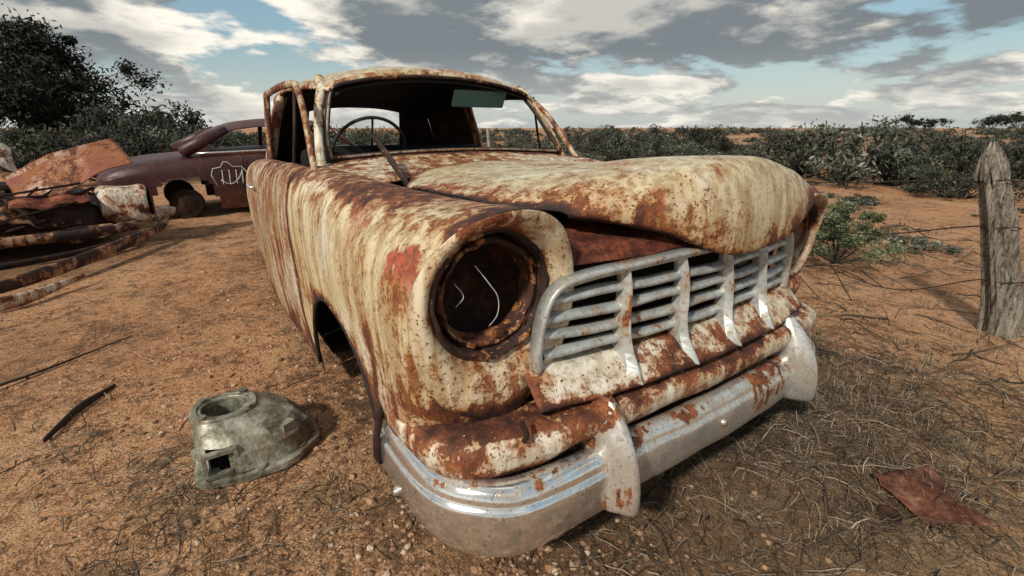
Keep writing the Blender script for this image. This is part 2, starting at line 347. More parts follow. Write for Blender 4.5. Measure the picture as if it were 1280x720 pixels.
gmesh('cowl_panel',loft([[(-.66,.93,.90),(-.5,1.0,.915),(-.25,1.08,.93),(0,1.12,.94),(.25,1.08,.93),(.5,1.0,.915),(.66,.93,.90)],[(-.68,1.08,.94),(-.5,1.13,.95),(-.25,1.18,.962),(0,1.2,.968),(.25,1.18,.962),(.5,1.13,.95),(.68,1.08,.94)],[(-.68,1.25,.955),(-.5,1.27,.97),(-.25,1.28,.985),(0,1.29,.99),(.25,1.28,.985),(.5,1.27,.97),(.68,1.25,.955)],[(-.67,1.36,.965),(-.5,1.36,.985),(-.25,1.36,.997),(0,1.36,1.0),(.25,1.36,.997),(.5,1.36,.985),(.67,1.36,.965)],[(-.62,1.42,.97),(-.5,1.42,.985),(-.25,1.42,.998),(0,1.42,1.0),(.25,1.42,.998),(.5,1.42,.985),(.62,1.42,.97)]],46,60),M_body,car,amp=.004,rust=lambda v:.35+.9*(1-sm(1.0,1.1,v[1]+.12*abs(v[0])))+.6*sm(1.31,1.36,v[1]),thick=.004,seed=20.)
tube('bonnet_hinge_arm',[(-.505,1.18,1.09),(-.49,1.08,1.02),(-.47,.96,.93),(-.46,.9,.86)],[.014,.017,.018,.014],M_bez,car,8,sx=.5,rust=.5)
ws=[(-.64,1.36,.985),(-.60,1.385,.99),(-.3,1.40,1.005),(0,1.405,1.01),(.3,1.40,1.005),(.60,1.385,.99),(.64,1.37,1.0),(.635,1.42,1.07),(.60,1.50,1.18),(.56,1.57,1.27),(.51,1.595,1.315),(.3,1.60,1.345),(0,1.60,1.36),(-.3,1.60,1.345),(-.51,1.595,1.315),(-.56,1.57,1.27),(-.60,1.50,1.18),(-.635,1.42,1.07)]
wsc=cr(np.array(ws+[ws[0]]),100)[:-1]
tube('windscreen_seal',[tuple(p) for p in wsc],.014,M_rubber,car,8,closed=True)
tube('windscreen_trim',[tuple(p+np.array((0,-.013,.004))) for p in wsc],.006,M_bez,car,6,closed=True,rust=-.2)
for sg in(-1,1):
    tube('a_pillar',[(sg*.685,1.36,.93),(sg*.665,1.43,1.05),(sg*.625,1.54,1.2),(sg*.585,1.61,1.30),(sg*.575,1.68,1.34)],.022,M_body,car,10,n=20,rust=.2)
    tube('b_pillar',[(sg*.74,2.42,.92),(sg*.68,2.43,1.15),(sg*.61,2.43,1.33)],.03,M_door,car,8,n=10,rust=.4)
    gmesh('dark_window_filler',loft([[(sg*.735,2.44,.90),(sg*.68,2.44,1.12),(sg*.60,2.44,1.35)],[(sg*.72,2.8,.90),(sg*.66,2.8,1.1),(sg*.58,2.8,1.34)],[(sg*.70,3.08,.88),(sg*.62,3.02,1.08),(sg*.53,2.95,1.27)]],10,10),M_dark,car,thick=.006)  # dark sheets added over the rear side windows to darken the cabin
    gmesh('rear_pillar',loft([[(sg*.70,3.08,.89),(sg*.62,3.03,1.08),(sg*.53,2.96,1.28)],[(sg*.52,3.13,.90),(sg*.47,3.09,1.08),(sg*.40,3.0,1.30)],[(sg*.36,3.15,.91),(sg*.36,3.11,1.08),(sg*.34,3.03,1.31)]],10,12),M_dark,car,thick=.01)
def rs(y,zc,w,ze):
    return [(a*w,y,ze+(zc-ze)*(1-abs(a)**2.4)-(0.0 if abs(a)<1 else .012)) for a in(-1,-.96,-.85,-.6,-.3,0,.3,.6,.85,.96,1)]
RS=[rs(1.545,1.365,.55,1.30),rs(1.57,1.392,.575,1.305),rs(1.66,1.418,.60,1.315),rs(1.9,1.437,.625,1.325),rs(2.3,1.445,.63,1.33),rs(2.65,1.425,.62,1.31),rs(2.88,1.37,.59,1.27),rs(3.03,1.29,.55,1.20)]
Gr=loft(RS,60,60)
gmesh('roof',Gr,M_hood,car,amp=.003,rust=lambda v:.3*(1-sm(1.55,1.62,v[1]))+.6*sm(.54,.60,abs(v[0]))-.3,thick=.006,seed=30.)
Gl=Gr.copy();Gl[...,2]-=.025;Gl[...,0]*=.97;gmesh('headliner',Gl,M_black,car)
tube('roof_front_lip',[tuple(p) for p in Gr[0,2:-2:2]],.009,M_bez,car,8,rust=.3)
for k,sl in((0,0),(1,-1)):
    tube('drip_rail_%d'%k,[tuple(p+np.array(((-1 if k==0 else 1)*.006,0,-.004))) for p in Gr[2:,sl][::2]],.009,M_body,car,6,rust=.5)
def dframe(sg,tag,y0,y1,yt0,yt1,xo,r=.016):
    P=[(sg*(.745),y0,.94),(sg*(.735),y0+.06,1.0),(sg*(.70+xo*.6),y0+.19,1.18),(sg*(.675+xo),yt0,1.285),(sg*(.672+xo),yt0+.08,1.308),(sg*(.672+xo),(yt0+yt1)/2,1.318),(sg*(.675+xo),yt1-.05,1.305),(sg*(.685+xo),yt1,1.27),(sg*(.745),y1,.93)]
    tube(tag+'_window_frame',P,r,M_door,car,8,n=44,sx=.75,rust=.45)
dframe(-1,'front_door_right',1.22,2.39,1.55,2.38,.03,.018)
dframe(1,'front_door_left',1.30,2.39,1.62,2.38,-.05)
for sg in(-1,1):
    tube('quarter_vent_bar',[(sg*.745,1.66,.94),(sg*.715,1.67,1.12),(sg*.69,1.68,1.30)],.008,M_bez,car,6,rust=.5)
box('dashboard',(0,1.47,.90),(1.24,.16,.14),M_black,car,bev=.03)
box('front_bench_back',(0,2.2,.78),(1.2,.16,.46),M_black,car,Matrix.Rotation(-.15,3,'X'),.05)
box('front_bench_seat',(0,1.98,.52),(1.2,.5,.2),M_black,car,bev=.05)
box('rear_bench_back',(0,2.95,.74),(1.2,.16,.5),M_black,car,bev=.05)
box('floor_pan',(0,2.2,.16),(1.55,2.0,.03),M_black,car)
box('parcel_shelf',(0,3.04,.88),(1.3,.25,.02),M_dark,car)
R_=Matrix.Rotation(math.radians(-62),3,'X')
pts=[];c=Vector((-.37,1.66,1.0))
for k in range(40):
    a=2*math.pi*k/40;pts.append(c+R_@Vector((.19*math.cos(a),.19*math.sin(a),0)))
tube('steering_wheel_rim',pts,.0085,M_rubber,car,8,closed=True)
V,F=join([tubeVF([c+R_@Vector((.19*math.cos(a),.19*math.sin(a),0)),c+R_@Vector((0,0,-.03))],.006,6) for a in(0,math.pi,-math.pi/2)]+[tubeVF([c,c+R_@Vector((0,0,-.35))],.02,8)])
mk('steering_column',V,F,M_black,car)
box('sun_visor',(.28,1.64,1.275),(.34,.02,.10),M_visor,car,Matrix.Rotation(.5,3,'X'),.012)
# ------------- grille
def gy(x): return -.095+.05*(abs(x)/.56)**2.2
fr=[(-.572,.565),(-.57,.62),(-.56,.69),(-.54,.75),(-.50,.785),(-.42,.80),(-.3,.806),(-.1,.812),(.1,.812),(.3,.806),(.42,.80),(.50,.785),(.54,.75),(.56,.69),(.57,.62),(.572,.565)]
frp=cr(np.array([(x,gy(x)-.014,z) for x,z in fr]),110)
tg=np.gradient(frp,axis=0);tg/=np.linalg.norm(tg,axis=1)[:,None]
G=[]
for p,t_ in zip(frp,tg):
    inw=np.array((t_[2],0,-t_[0]));inw/=np.linalg.norm(inw)
    w=.024 if abs(p[0])<.5 else .022
    G.append([p+inw*(w*a)+np.array((0,yy,0)) for a,yy in((0,.03),(0,.0),(.12,-.006),(.5,-.004),(.88,.004),(1,.012),(1,.04))])
gmesh('grille_surround',np.array(G),M_alu,car,thick=.0015,rust=lambda v:.15,amp=.003)
parts=[]
for z in(.600,.647,.694,.741):
    xm=.545 if z<.70 else .525
    G=[]
    for x in np.linspace(-xm,xm,61):
        y=gy(x);dz_=.003*math.sin(x*9+z*40)+.002*math.sin(x*23+z*90)
        G.append([(x,y+.030,z+.011+dz_),(x,y+.014,z+.010+dz_),(x,y-.001,z+.004+dz_),(x,y-.006,z-.004+dz_),(x,y-.003,z-.011+dz_),(x,y+.004,z-.010+dz_),(x,y+.022,z+.005+dz_)])
    parts.append((np.array(G).reshape(-1,3).tolist(),gridfaces(61,7,False,True)))
V,F=join(parts);mk('grille_slats',V,F,M_alu,car,True,{'rust':[0.]*len(V),'primer':[0.]*len(V)})
parts=[]
for x in(-.315,-.105,.105,.315):
    y=gy(x)
    L=[(.792,.002,.018),(.74,-.010,.013),(.68,-.017,.010),(.62,-.024,.010),(.575,-.034,.013),(.54,-.052,.021),(.515,-.066,.027),(.502,-.074,.016)]
    G=[]
    for z,dy,w in L:
        yb=y+.02 if z>.57 else y-.014+(z-.56)*.75
        tw=.004*math.sin(z*30+x*7)
        G.append([(x-w+tw,yb,z),(x-w*.95+tw,y+dy+.010,z),(x-w*.12+tw,y+dy-.012,z),(x+w*.12+tw,y+dy-.012,z),(x+w*.95+tw,y+dy+.010,z),(x+w+tw,yb,z)])
    G=cr(np.array(G,float),18);n_=G.shape[0];fs=gridfaces(n_,6,False,True)+[tuple((n_-1)*6+k for k in range(6))]
    parts.append((G.reshape(-1,3).tolist(),fs))
V,F=join(parts);o=mk('grille_dividers',V,F,M_alu,car,False,{'rust':[.1]*len(V),'primer':[0.]*len(V)});bevel(o,.0015,1)
box('grille_shade_sheet',(0,.09,.68),(1.1,.01,.3),M_black,car)  # black sheet stands in for the shaded recess behind the slats
G=[]
for x in np.linspace(-.60,.60,90):
    y=gy(x)
    G.append([(x,y+.07,.572),(x,y+.005,.566),(x,y-.02,.553),(x,y-.052,.525),(x,y-.070,.507),(x,y-.073,.497),(x,y-.062,.492),(x,y-.02,.49)])
G=np.swapaxes(cr(np.swapaxes(np.array(G),0,1),26),0,1)
gmesh('grille_apron',G,M_pan,car,amp=.007,rust=lambda v:.75*(1-sm(.0,.018,abs(v[2]-.497)))+.45*(1-sm(0,.14,abs(v[0]+.14)))+.03,thick=.003,seed=44.,dsc=6)
path=np.array([(.845,.32),(.852,.12),(.835,-.01),(.775,-.085),(.67,-.125),(.5,-.15),(.3,-.16),(0,-.165),(-.3,-.16),(-.5,-.15),(-.67,-.125),(-.775,-.085),(-.835,-.01),(-.852,.12),(-.845,.32)])
pp=cr(path,130);tan=np.gradient(pp,axis=0);tan/=np.linalg.norm(tan,axis=1)[:,None];nrm=np.stack([-tan[:,1],tan[:,0]],1)
if nrm[65][1]<0: nrm=-nrm
G=[]
for p,n in zip(pp,nrm):
    k=1-sm(.50,.62,abs(p[0])) if p[1]<-.05 else 0
    zc=[.465,.466,.470,.474,.466,.445,.415,.385,.374]
    oc=[.10,.075,.050,.022,-.002,-.012,-.008,.020,.06]
    zs=[.462,.462,.460,.452,.436,.410,.380,.358,.350]
    os=[.15,.10,.055,.022,.0,-.004,.002,.02,.05]
    G.append([(p[0]+n[0]*(oc[i]*k+os[i]*(1-k)),p[1]+n[1]*(oc[i]*k+os[i]*(1-k)),zc[i]*k+zs[i]*(1-k)) for i in range(9)])
G=cr(np.swapaxes(np.array(G),0,1),40);G=np.swapaxes(G,0,1)
gmesh('front_gravel_pan',G,M_pan,car,amp=.009,rust=lambda v:.9*(1-sm(.365,.41,v[2]))+.12+.5*sm(.45,.47,v[2])-(.35 if abs(v[0])>.58 and v[2]<.45 else 0),thick=.005,seed=40.,dsc=5)
# ------------- bumper
def bump_loft(name,path,n,mat,zoff=0.,k=1.,rust=None,kz=None,amp=.003):
    pp=cr(np.array(path),n);tan=np.gradient(pp,axis=0);tan/=np.linalg.norm(tan,axis=1)[:,None];nr=np.stack([tan[:,1],-tan[:,0]],1)
    pr=[(.0,.362),(.022,.372),(.042,.368),(.054,.354),(.060,.338),(.069,.325),(.072,.29),(.068,.250),(.058,.222),(.042,.206),(.02,.200),(.0,.207)]
    kz=kz or k;G=[]
    for i,(p,q) in enumerate(zip(pp,nr)):
        G.append([(p[0]+q[0]*o*k,p[1]+q[1]*o*k,.29+(z-.29)*kz+zoff) for o,z in pr])
    G=np.array(G);G=np.swapaxes(cr(np.swapaxes(G,0,1),44),0,1)
    return gmesh(name,G,mat,car,amp=amp,rust=rust,thick=.003,seed=50.,dsc=7.)
bump_loft('bumper_corner_right',[(-.80,.26),(-.803,.13),(-.795,.02),(-.765,-.065),(-.70,-.118),(-.60,-.138),(-.48,-.140),(-.40,-.137)],80,M_chrome,-.006,1.06,rust=lambda v:.45*sm(.34,.37,v[2])+.4*(1-sm(.19,.22,v[2]))-.1,kz=1.12,amp=.006)
bump_loft('bumper_centre',[(-.42,-.133),(-.2,-.142),(0,-.146),(.2,-.142),(.4,-.133),(.55,-.12)],80,M_chrome2,0,1.,rust=lambda v:.9*(1-sm(.04,.15,math.hypot(v[0]-.24,(v[2]-.31)*1.3)))+.35*sm(.33,.37,v[2])+.5*(1-sm(.0,.05,abs(v[0]+.37)))-.05,amp=.006)
bump_loft('bumper_corner_left',[(.52,-.125),(.62,-.105),(.69,-.06),(.715,.0),(.71,.08)],40,M_chrome2,.0,1.02,rust=lambda v:.2,amp=.012)
def guard(name,x,mat,y0=-.13,tilt=0.,rust=.6):
    L=[(.215,.044,.112),(.235,.052,.130),(.30,.050,.132),(.37,.045,.118),(.43,.037,.090),(.475,.027,.058),(.505,.012,.03)]
    G=[]
    for z,w,d in L:
        cx=x+tilt*(z-.3)
        G.append([(cx-w,y0+.01,z),(cx-w,y0-d*.45,z),(cx-w*.8,y0-d*.72,z),(cx-w*.1,y0-d*1.08,z),(cx+w*.1,y0-d*1.08,z),(cx+w*.8,y0-d*.72,z),(cx+w,y0-d*.45,z),(cx+w,y0+.01,z)])
    G=cr(np.array(G),26);G2=[]
    for row in G:
        r=[]
        for a,b in zip(row[:-1],row[1:]):
            for t in(0,.25,.5,.75): r.append(a+(b-a)*t)
        r.append(row[-1]);G2.append(r)
    return gmesh(name,np.array(G2),mat,car,amp=.003,rust=lambda v:rust*sm(.36,.50,v[2])+(.5 if v[0]<x-.01 and rust>.3 else 0),thick=.003,seed=x,dsc=6)
guard('bumper_guard_right',-.425,M_chrome2)
guard('bumper_guard_left',.47,M_chrome2,-.12,-.05,.2)
for p in((-.735,-.168,.222),(-.878,.12,.24),(.0,-.218,.30)):
    revolve('bumper_bolt',[(.001,-.010),(.006,-.009),(.009,-.005),(.011,.004)],p,M_chrome2,car,16,R=Matrix.Rotation(-.6 if p[0]<-.7 else 0,3,'Z'))
tube('bumper_bracket',[(-.80,.30,.42),(-.86,.26,.38),(-.89,.22,.31),(-.87,.24,.25),(-.80,.3,.24)],.010,M_dark,car,8,n=20)
tube('hanging_wire',[(-.66,-.12,.50),(-.655,-.135,.475),(-.66,-.13,.455)],.006,M_dark,car,8,n=8)
box('bumper_iron_left',(.78,-.03,.38),(.03,.05,.1),M_brown,car,Matrix.Rotation(.4,3,'Y'))
tube('door_handle',[(-.875,2.22,.80),(-.895,2.24,.80),(-.895,2.33,.80),(-.875,2.36,.80)],.008,M_chrome2,car,8,n=14)
# ---------------------------------------------------------------- ground
def gz(x,y):
    d=math.hypot(x,y)
    a=mn.noise(Vector((x*.35,y*.35,0)))*.03*min(1,d/3)
    a+=mn.noise(Vector((x*1.6,y*1.6,3)))*.016+mn.noise(Vector((x*6,y*6,5)))*.010
    if d<8: a+=mn.noise(Vector((x*20,y*20,7)))*.006
    if d>25: a+=mn.noise(Vector((x*.02,y*.02,9)))*.5*min(1,(d-25)/80)
    return a
def axis(n,near,far):
    t=np.linspace(-1,1,n);k=math.asinh(far/near);return near*np.sinh(k*t)
xs=axis(360,.9,3000)+.3;ys=axis(360,.9,3000)+.3
V=[(x,y,gz(x,y)) for x in xs for y in ys]
s=NT('dirt_ground')
n1=s.noise(.6,6,.6);n2=s.noise(3.2,7,.68);n3=s.noise(24,6,.74);n4=s.noise(150,3,.65);nf=s.noise(.05,4,.6);n8=s.noise(9,6,.7,None,.6)
v=s.math('MULTIPLY_ADD',n2,.34,s.math('MULTIPLY',n1,.22));v=s.math('MULTIPLY_ADD',n3,.30,v);v=s.math('MULTIPLY_ADD',n8,.14,v)
c=s.ramp(v,[(.41,(.090,.042,.022)),(.455,(.26,.120,.058)),(.50,(.50,.245,.118)),(.58,(.70,.43,.245))])
c=s.mix(s.math('MULTIPLY',s.smooth(n4,.54,.62),.7),c,(.72,.53,.36))
c=s.mix(s.math('MULTIPLY',s.smooth(n4,.46,.38),.8),c,(.065,.034,.020))
c=s.mix(s.math('MULTIPLY',s.smooth(s.math('MULTIPLY_ADD',n3,.5,n2),.80,.87),.7),c,(.11,.058,.034))
sep=s.n.new('ShaderNodeSeparateXYZ');s.L(s.tc.outputs['Object'],sep.inputs[0])
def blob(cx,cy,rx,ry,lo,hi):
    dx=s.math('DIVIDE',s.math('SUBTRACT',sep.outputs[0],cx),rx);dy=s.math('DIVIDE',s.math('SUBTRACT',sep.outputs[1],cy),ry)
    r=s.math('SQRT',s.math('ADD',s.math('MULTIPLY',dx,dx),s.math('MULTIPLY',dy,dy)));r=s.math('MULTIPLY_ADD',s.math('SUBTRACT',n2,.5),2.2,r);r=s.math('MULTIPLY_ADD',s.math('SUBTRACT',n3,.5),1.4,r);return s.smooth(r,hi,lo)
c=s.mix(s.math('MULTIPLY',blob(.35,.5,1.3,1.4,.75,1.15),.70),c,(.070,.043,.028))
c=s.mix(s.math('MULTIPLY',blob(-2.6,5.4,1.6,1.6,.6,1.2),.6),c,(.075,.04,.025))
c=s.mix(s.smooth(nf,.45,.6),c,s.mix(.5,c,(.24,.17,.09)))
h=s.math('MULTIPLY_ADD',n3,.9,s.math('MULTIPLY',n4,.35));h=s.math('MULTIPLY_ADD',n8,1.2,h);s.bump(h,1.,.022)
M_dirt=s.out(c,.95,0.,.15)
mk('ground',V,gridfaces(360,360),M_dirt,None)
def ico():
    import bmesh
    bm=bmesh.new();bmesh.ops.create_icosphere(bm,subdivisions=1,radius=1);V=np.array([v.co[:] for v in bm.verts]);F=np.array([[v.index for v in f.verts] for f in bm.faces]);bm.free();return V,F
IV,IF=ico()
def pebbles(name,n,fn,mat,rmin,rmax,pw=5):
    V=[];F=[];col=[];k=0
    for i in range(n):
        x,y=fn();r=rmin+(rmax-rmin)*random.random()**pw
        v=IV*(1+.25*rng.standard_normal((len(IV),1)).clip(-1,1))*np.array((1,random.uniform(.6,1),random.uniform(.45,.8)))*r
        a=random.random()*6.28;Rm=np.array(((math.cos(a),-math.sin(a),0),(math.sin(a),math.cos(a),0),(0,0,1)))
        V.append(v@Rm.T+np.array((x,y,gz(x,y)+r*.15)));F.append(IF+k);k+=len(IV);col+=[random.random()]*len(IV)
    return mk(name,np.concatenate(V),np.concatenate(F),mat,None,False,{'col':col})
s=NT('pebble');c=s.ramp(s.attr('col'),[(0,(.08,.045,.028)),(.4,(.30,.16,.09)),(.8,(.46,.28,.16)),(1,(.62,.51,.39))]);M_peb=s.out(s.mix(s.math('MULTIPLY',s.noise(60,5),.5),c,(.2,.12,.07)),.9)
def pf():
    q=random.random()
    if q<.45: return random.gauss(-.95,.6),random.gauss(.8,1.0)
    if q<.75: return random.gauss(-.6,.35),random.gauss(.1,.35)
    return random.uniform(-3,3),random.uniform(-1.5,6)
pebbles('gravel',15000,pf,M_peb,.0018,.013)
pebbles('stone_scatter',80,pf,M_peb,.010,.024,2)
def twigVF(x,y,L,r,curl=.5,lift=.03):
    a=random.random()*6.28;n=5;pts=[];p=Vector((x,y,gz(x,y)+r+.001))
    up=random.uniform(0,lift)
    for i in range(n):
        pts.append(p.copy());a+=random.gauss(0,curl*.5);st_=L/(n-1)
        p=p+Vector((math.cos(a)*st_,math.sin(a)*st_,0));p.z=max(gz(p.x,p.y)+r,p.z+random.gauss(0,up*.5)+up*.3*(1 if i<2 else -1))
    return tubeVF(pts,[r,r*.9,r*.8,r*.6,r*.3],3 if r<.001 else 4,cap=False)
def twigs(name,n,fn,mat,Lr,rr,lift=.03):
    parts=[];col=[]
    for i in range(n):
        x,y=fn();v,f=twigVF(x,y,random.uniform(*Lr),rr[0]+(rr[1]-rr[0])*random.random()**2,lift=lift);parts.append((v,f));col+=[random.random()]*len(v)
    V,F=join(parts);return mk(name,V,F,mat,None,True,{'col':col})
s=NT('dry_twig');M_twig=s.out(s.mix(s.math('MULTIPLY',s.noise(40,4),.6),s.ramp(s.attr('col'),[(0,(.022,.015,.011)),(.45,(.075,.050,.034)),(.75,(.22,.165,.11)),(1,(.48,.40,.29))]),(.06,.04,.025)),.85)
def tf1():
    q=random.random()
    if q<.6: return random.gauss(.75,.5),random.gauss(-.25,.42)
    if q<.82: return random.gauss(1.5,.7),random.gauss(.3,.7)
    return random.uniform(-.5,.8),random.uniform(-.6,.3)
twigs('twig_litter',4800,tf1,M_twig,(.03,.18),(.0007,.0032),.035)
twigs('straw_litter',7500,tf1,M_twig,(.015,.10),(.0005,.0011),.03)
def tf2():
    q=random.random()
    if q<.5: return random.gauss(-1.35,.35),random.gauss(.6,.5)
    return random.uniform(-3,-.9),random.uniform(-.3,4)
twigs('stick_litter',700,tf2,M_twig,(.03,.16),(.0006,.0028))
cent=[(-1.42,.62),(-1.50,.95),(-1.02,.42),(-1.62,.45),(-1.25,.35),(-1.7,1.3),(-1.35,.75)]
def tf4():
    c=random.choice(cent);return random.gauss(c[0],.07),random.gauss(c[1],.10)
twigs('dark_twig_heaps',1000,tf4,M_twig,(.02,.12),(.0005,.0020))
def tf3(): return random.uniform(1.2,6),random.uniform(-1.5,5)
twigs('branch_litter',1000,tf3,M_twig,(.08,.55),(.0012,.008),.06)
def grass(name,clumps,mat):
    V=[];F=[];col=[];k=0
    for (x,y,R,n,h) in clumps:
        for i in range(n):
            a=random.random()*6.28;r=R*random.random()**.7;bx,by=x+r*math.cos(a),y+r*math.sin(a);b=Vector((bx,by,gz(bx,by)))
            a2=a+random.gauss(0,.9);hh=h*random.uniform(.4,1.1);lean=random.uniform(.2,1.3);w=random.uniform(.0005,.0012)
            d=Vector((math.cos(a2),math.sin(a2),0));sd=Vector((-d.y,d.x,0))*w
            p1=b+Vector((0,0,hh*.55))+d*hh*lean*.3;p2=b+Vector((0,0,hh*(1-.3*lean)))+d*hh*lean
            V+=[b-sd,b+sd,p1+sd*.8,p1-sd*.8,p2];F+=[(k,k+1,k+2,k+3),(k+3,k+2,k+4)];k+=5;col+=[random.random()]*5
    return mk(name,[tuple(v) for v in V],F,mat,None,False,{'col':col})
s=NT('dry_grass');M_grass=s.out(s.ramp(s.attr('col'),[(0,(.04,.028,.018)),(.5,(.14,.10,.06)),(.9,(.36,.29,.19)),(1,(.46,.40,.28))]),.8)
cl=[]
for i in range(150): cl.append((random.gauss(.95,.5),random.gauss(-.05,.45),random.uniform(.03,.10),random.randint(20,60),random.uniform(.025,.08)))
for i in range(26): cl.append((random.uniform(-.9,-.7),random.uniform(1.2,4),.05,24,.05))
for i in range(170): cl.append((random.uniform(1.4,9),random.uniform(-1,9),random.uniform(.05,.25),60,random.uniform(.05,.13)))
grass('dry_grass',cl,M_grass)
# ---------------------------------------------------------------- foliage
def leafmat(name,stops,var=True):
    s=NT(name);c=s.ramp(s.attr('col'),stops)
    if var:
        oi=s.n.new('ShaderNodeObjectInfo');hs=s.n.new('ShaderNodeHueSaturation');s.L(c,hs.inputs['Color']);s.L(s.math('MULTIPLY_ADD',oi.outputs['Random'],1.0,.5),hs.inputs['Value']);s.L(s.math('MULTIPLY_ADD',oi.outputs['Random'],.05,.46),hs.inputs['Hue']);c=hs.outputs['Color']
    return s.out(c,.65,0.,.2)
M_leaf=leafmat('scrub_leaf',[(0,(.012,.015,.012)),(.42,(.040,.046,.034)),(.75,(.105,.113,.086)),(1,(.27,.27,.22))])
M_leafd=leafmat('dark_leaf',[(0,(.005,.008,.006)),(.5,(.013,.020,.012)),(1,(.038,.048,.027))],False)
M_leafl=leafmat('saltbush_leaf',[(0,(.02,.026,.014)),(.5,(.085,.11,.055)),(.85,(.22,.25,.15)),(1,(.50,.50,.36))],False)
def leaves(centers,sig,n,size,seed,zmin=0.):
    r=np.random.default_rng(seed);C=np.array(centers,float);w=r.integers(0,len(C),n);tone=r.random(len(C))
    d=r.standard_normal((n,3));d/=np.linalg.norm(d,axis=1)[:,None];rad=r.random((n,1))**.45*(1+.35*r.standard_normal((n,1))).clip(.2,1.7)
    S=np.array(sig) if hasattr(sig,'__len__') else np.full(len(C),sig)
    P=C[w,:3]+d*rad*S[w][:,None]*np.array((1,1,.75));P[:,2]=np.maximum(P[:,2],zmin+r.random(n)*.03)
    u=r.standard_normal((n,3));u/=np.linalg.norm(u,axis=1)[:,None];v=np.cross(u,r.standard_normal((n,3)));v/=np.linalg.norm(v,axis=1)[:,None]
    sz=size*(.6+.8*r.random((n,1)))
    V=np.stack([P-u*sz,P+v*sz*.35,P+u*sz,P-v*sz*.35],1).reshape(-1,3)
    F=np.arange(n*4).reshape(n,4)
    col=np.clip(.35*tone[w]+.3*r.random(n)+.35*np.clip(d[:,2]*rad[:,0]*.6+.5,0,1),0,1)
    return V,F,np.repeat(col,4)
def bush_mesh(name,seed,rx,rz,n,size,mat,nc=26):
    r=random.Random(seed);C=[];S=[]
    for i in range(nc):
        a=r.random()*6.28;q=r.random()**.6;h=(1-q*q)**.5
        C.append((rx*q*math.cos(a),rx*q*math.sin(a),rz*(.2+.6*h*r.uniform(.3,1.3))));S.append(rx*r.uniform(.12,.28))
    V,F,col=leaves(C,S,n,size,seed)
    parts=[]
    for c in C[:14]: parts.append(tubeVF([(0,0,0),(c[0]*.5,c[1]*.5,c[2]*.45),c],[rx*.02,rx*.013,rx*.005],4))
    TV,TF=join(parts);o=len(V);V=np.concatenate([V,np.array(TV)]);col=np.concatenate([col,np.zeros(len(TV))])
    me=bpy.data.meshes.new(name);me.from_pydata(V.tolist(),[],[tuple(f) for f in F.tolist()]+[tuple(i+o for i in f) for f in TF])
    at=me.attributes.new('col','FLOAT','POINT');at.data.foreach_set('value',col.astype(np.float32));me.materials.append(mat);return me
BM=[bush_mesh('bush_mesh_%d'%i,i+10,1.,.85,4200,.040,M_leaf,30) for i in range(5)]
BF=[bush_mesh('far_bush_mesh_%d'%i,i+40,1.,.85,900,.08,M_leaf,24) for i in range(4)]
def inst(me,name,loc,s,parent,sz=1.):
    o=bpy.data.objects.new(name,me);COL.objects.link(o);o.location=loc;o.rotation_euler=(0,0,random.random()*6.28);o.scale=(s,s*random.uniform(.8,1.1),s*sz);o.parent=parent;return o
CX,CY=-1.176,-.847;YAW=34.05
def at_px(px,dist):
    a=math.radians(YAW)+math.atan((px-640)/620.);return CX+dist*math.sin(a),CY+dist*math.cos(a)
scrub=empty('scrub_vegetation')
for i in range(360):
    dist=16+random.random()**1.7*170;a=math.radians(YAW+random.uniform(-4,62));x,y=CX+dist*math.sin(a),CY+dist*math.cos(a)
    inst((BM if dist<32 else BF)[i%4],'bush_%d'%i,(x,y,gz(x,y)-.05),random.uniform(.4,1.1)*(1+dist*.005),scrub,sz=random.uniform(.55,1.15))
for i in range(110):
    dist=random.uniform(13,60);a=math.radians(YAW+random.uniform(-60,-3));x,y=CX+dist*math.sin(a),CY+dist*math.cos(a)
    inst((BM if dist<32 else BF)[i%4],'bush_l%d'%i,(x,y,-.05),random.uniform(.8,1.5),scrub,sz=random.uniform(.8,1.1))
for i in range(110):
    dist=random.uniform(6,17);a=math.radians(YAW+random.uniform(8,60));x,y=CX+dist*math.sin(a),CY+dist*math.cos(a)
    if x<1.6: continue
    inst(BF[i%4],'low_bush_%d'%i,(x,y,-.02),random.uniform(.06,.26)*(1+dist*.02),scrub,sz=.6)
for j,(px,d,s_,z_) in enumerate([(1010,13.5,1.15,1.2),(1065,12.5,1.35,1.15),(1120,13.6,1.1,1.1),(985,16,1.0,1.3),(880,19,1.2,1.2),(820,22,1.2,1.2),(740,20,1.3,1.1),(1230,11,.7,1.0),(1190,15,1.1,1.2),(1270,14,1.0,1.1),(150,15,1.5,1.25),(185,17,1.8,1.2),(215,20,1.8,1.2),(130,13,1.2,1.3),(165,13.5,1.1,1.2)]):
    x,y=at_px(px,d);inst(BM[j%5],'shrub_%d'%j,(x,y,-.05),s_,scrub,sz=z_)
pm=bush_mesh('flowering_saltbush_mesh',77,.40,.54,9000,.016,M_leafl,34)
o=bpy.data.objects.new('flowering_saltbush',pm);COL.objects.link(o);o.location=(3.42,.86,-.02)
tree=empty('mallee_tree')
tx,ty=at_px(20,22)
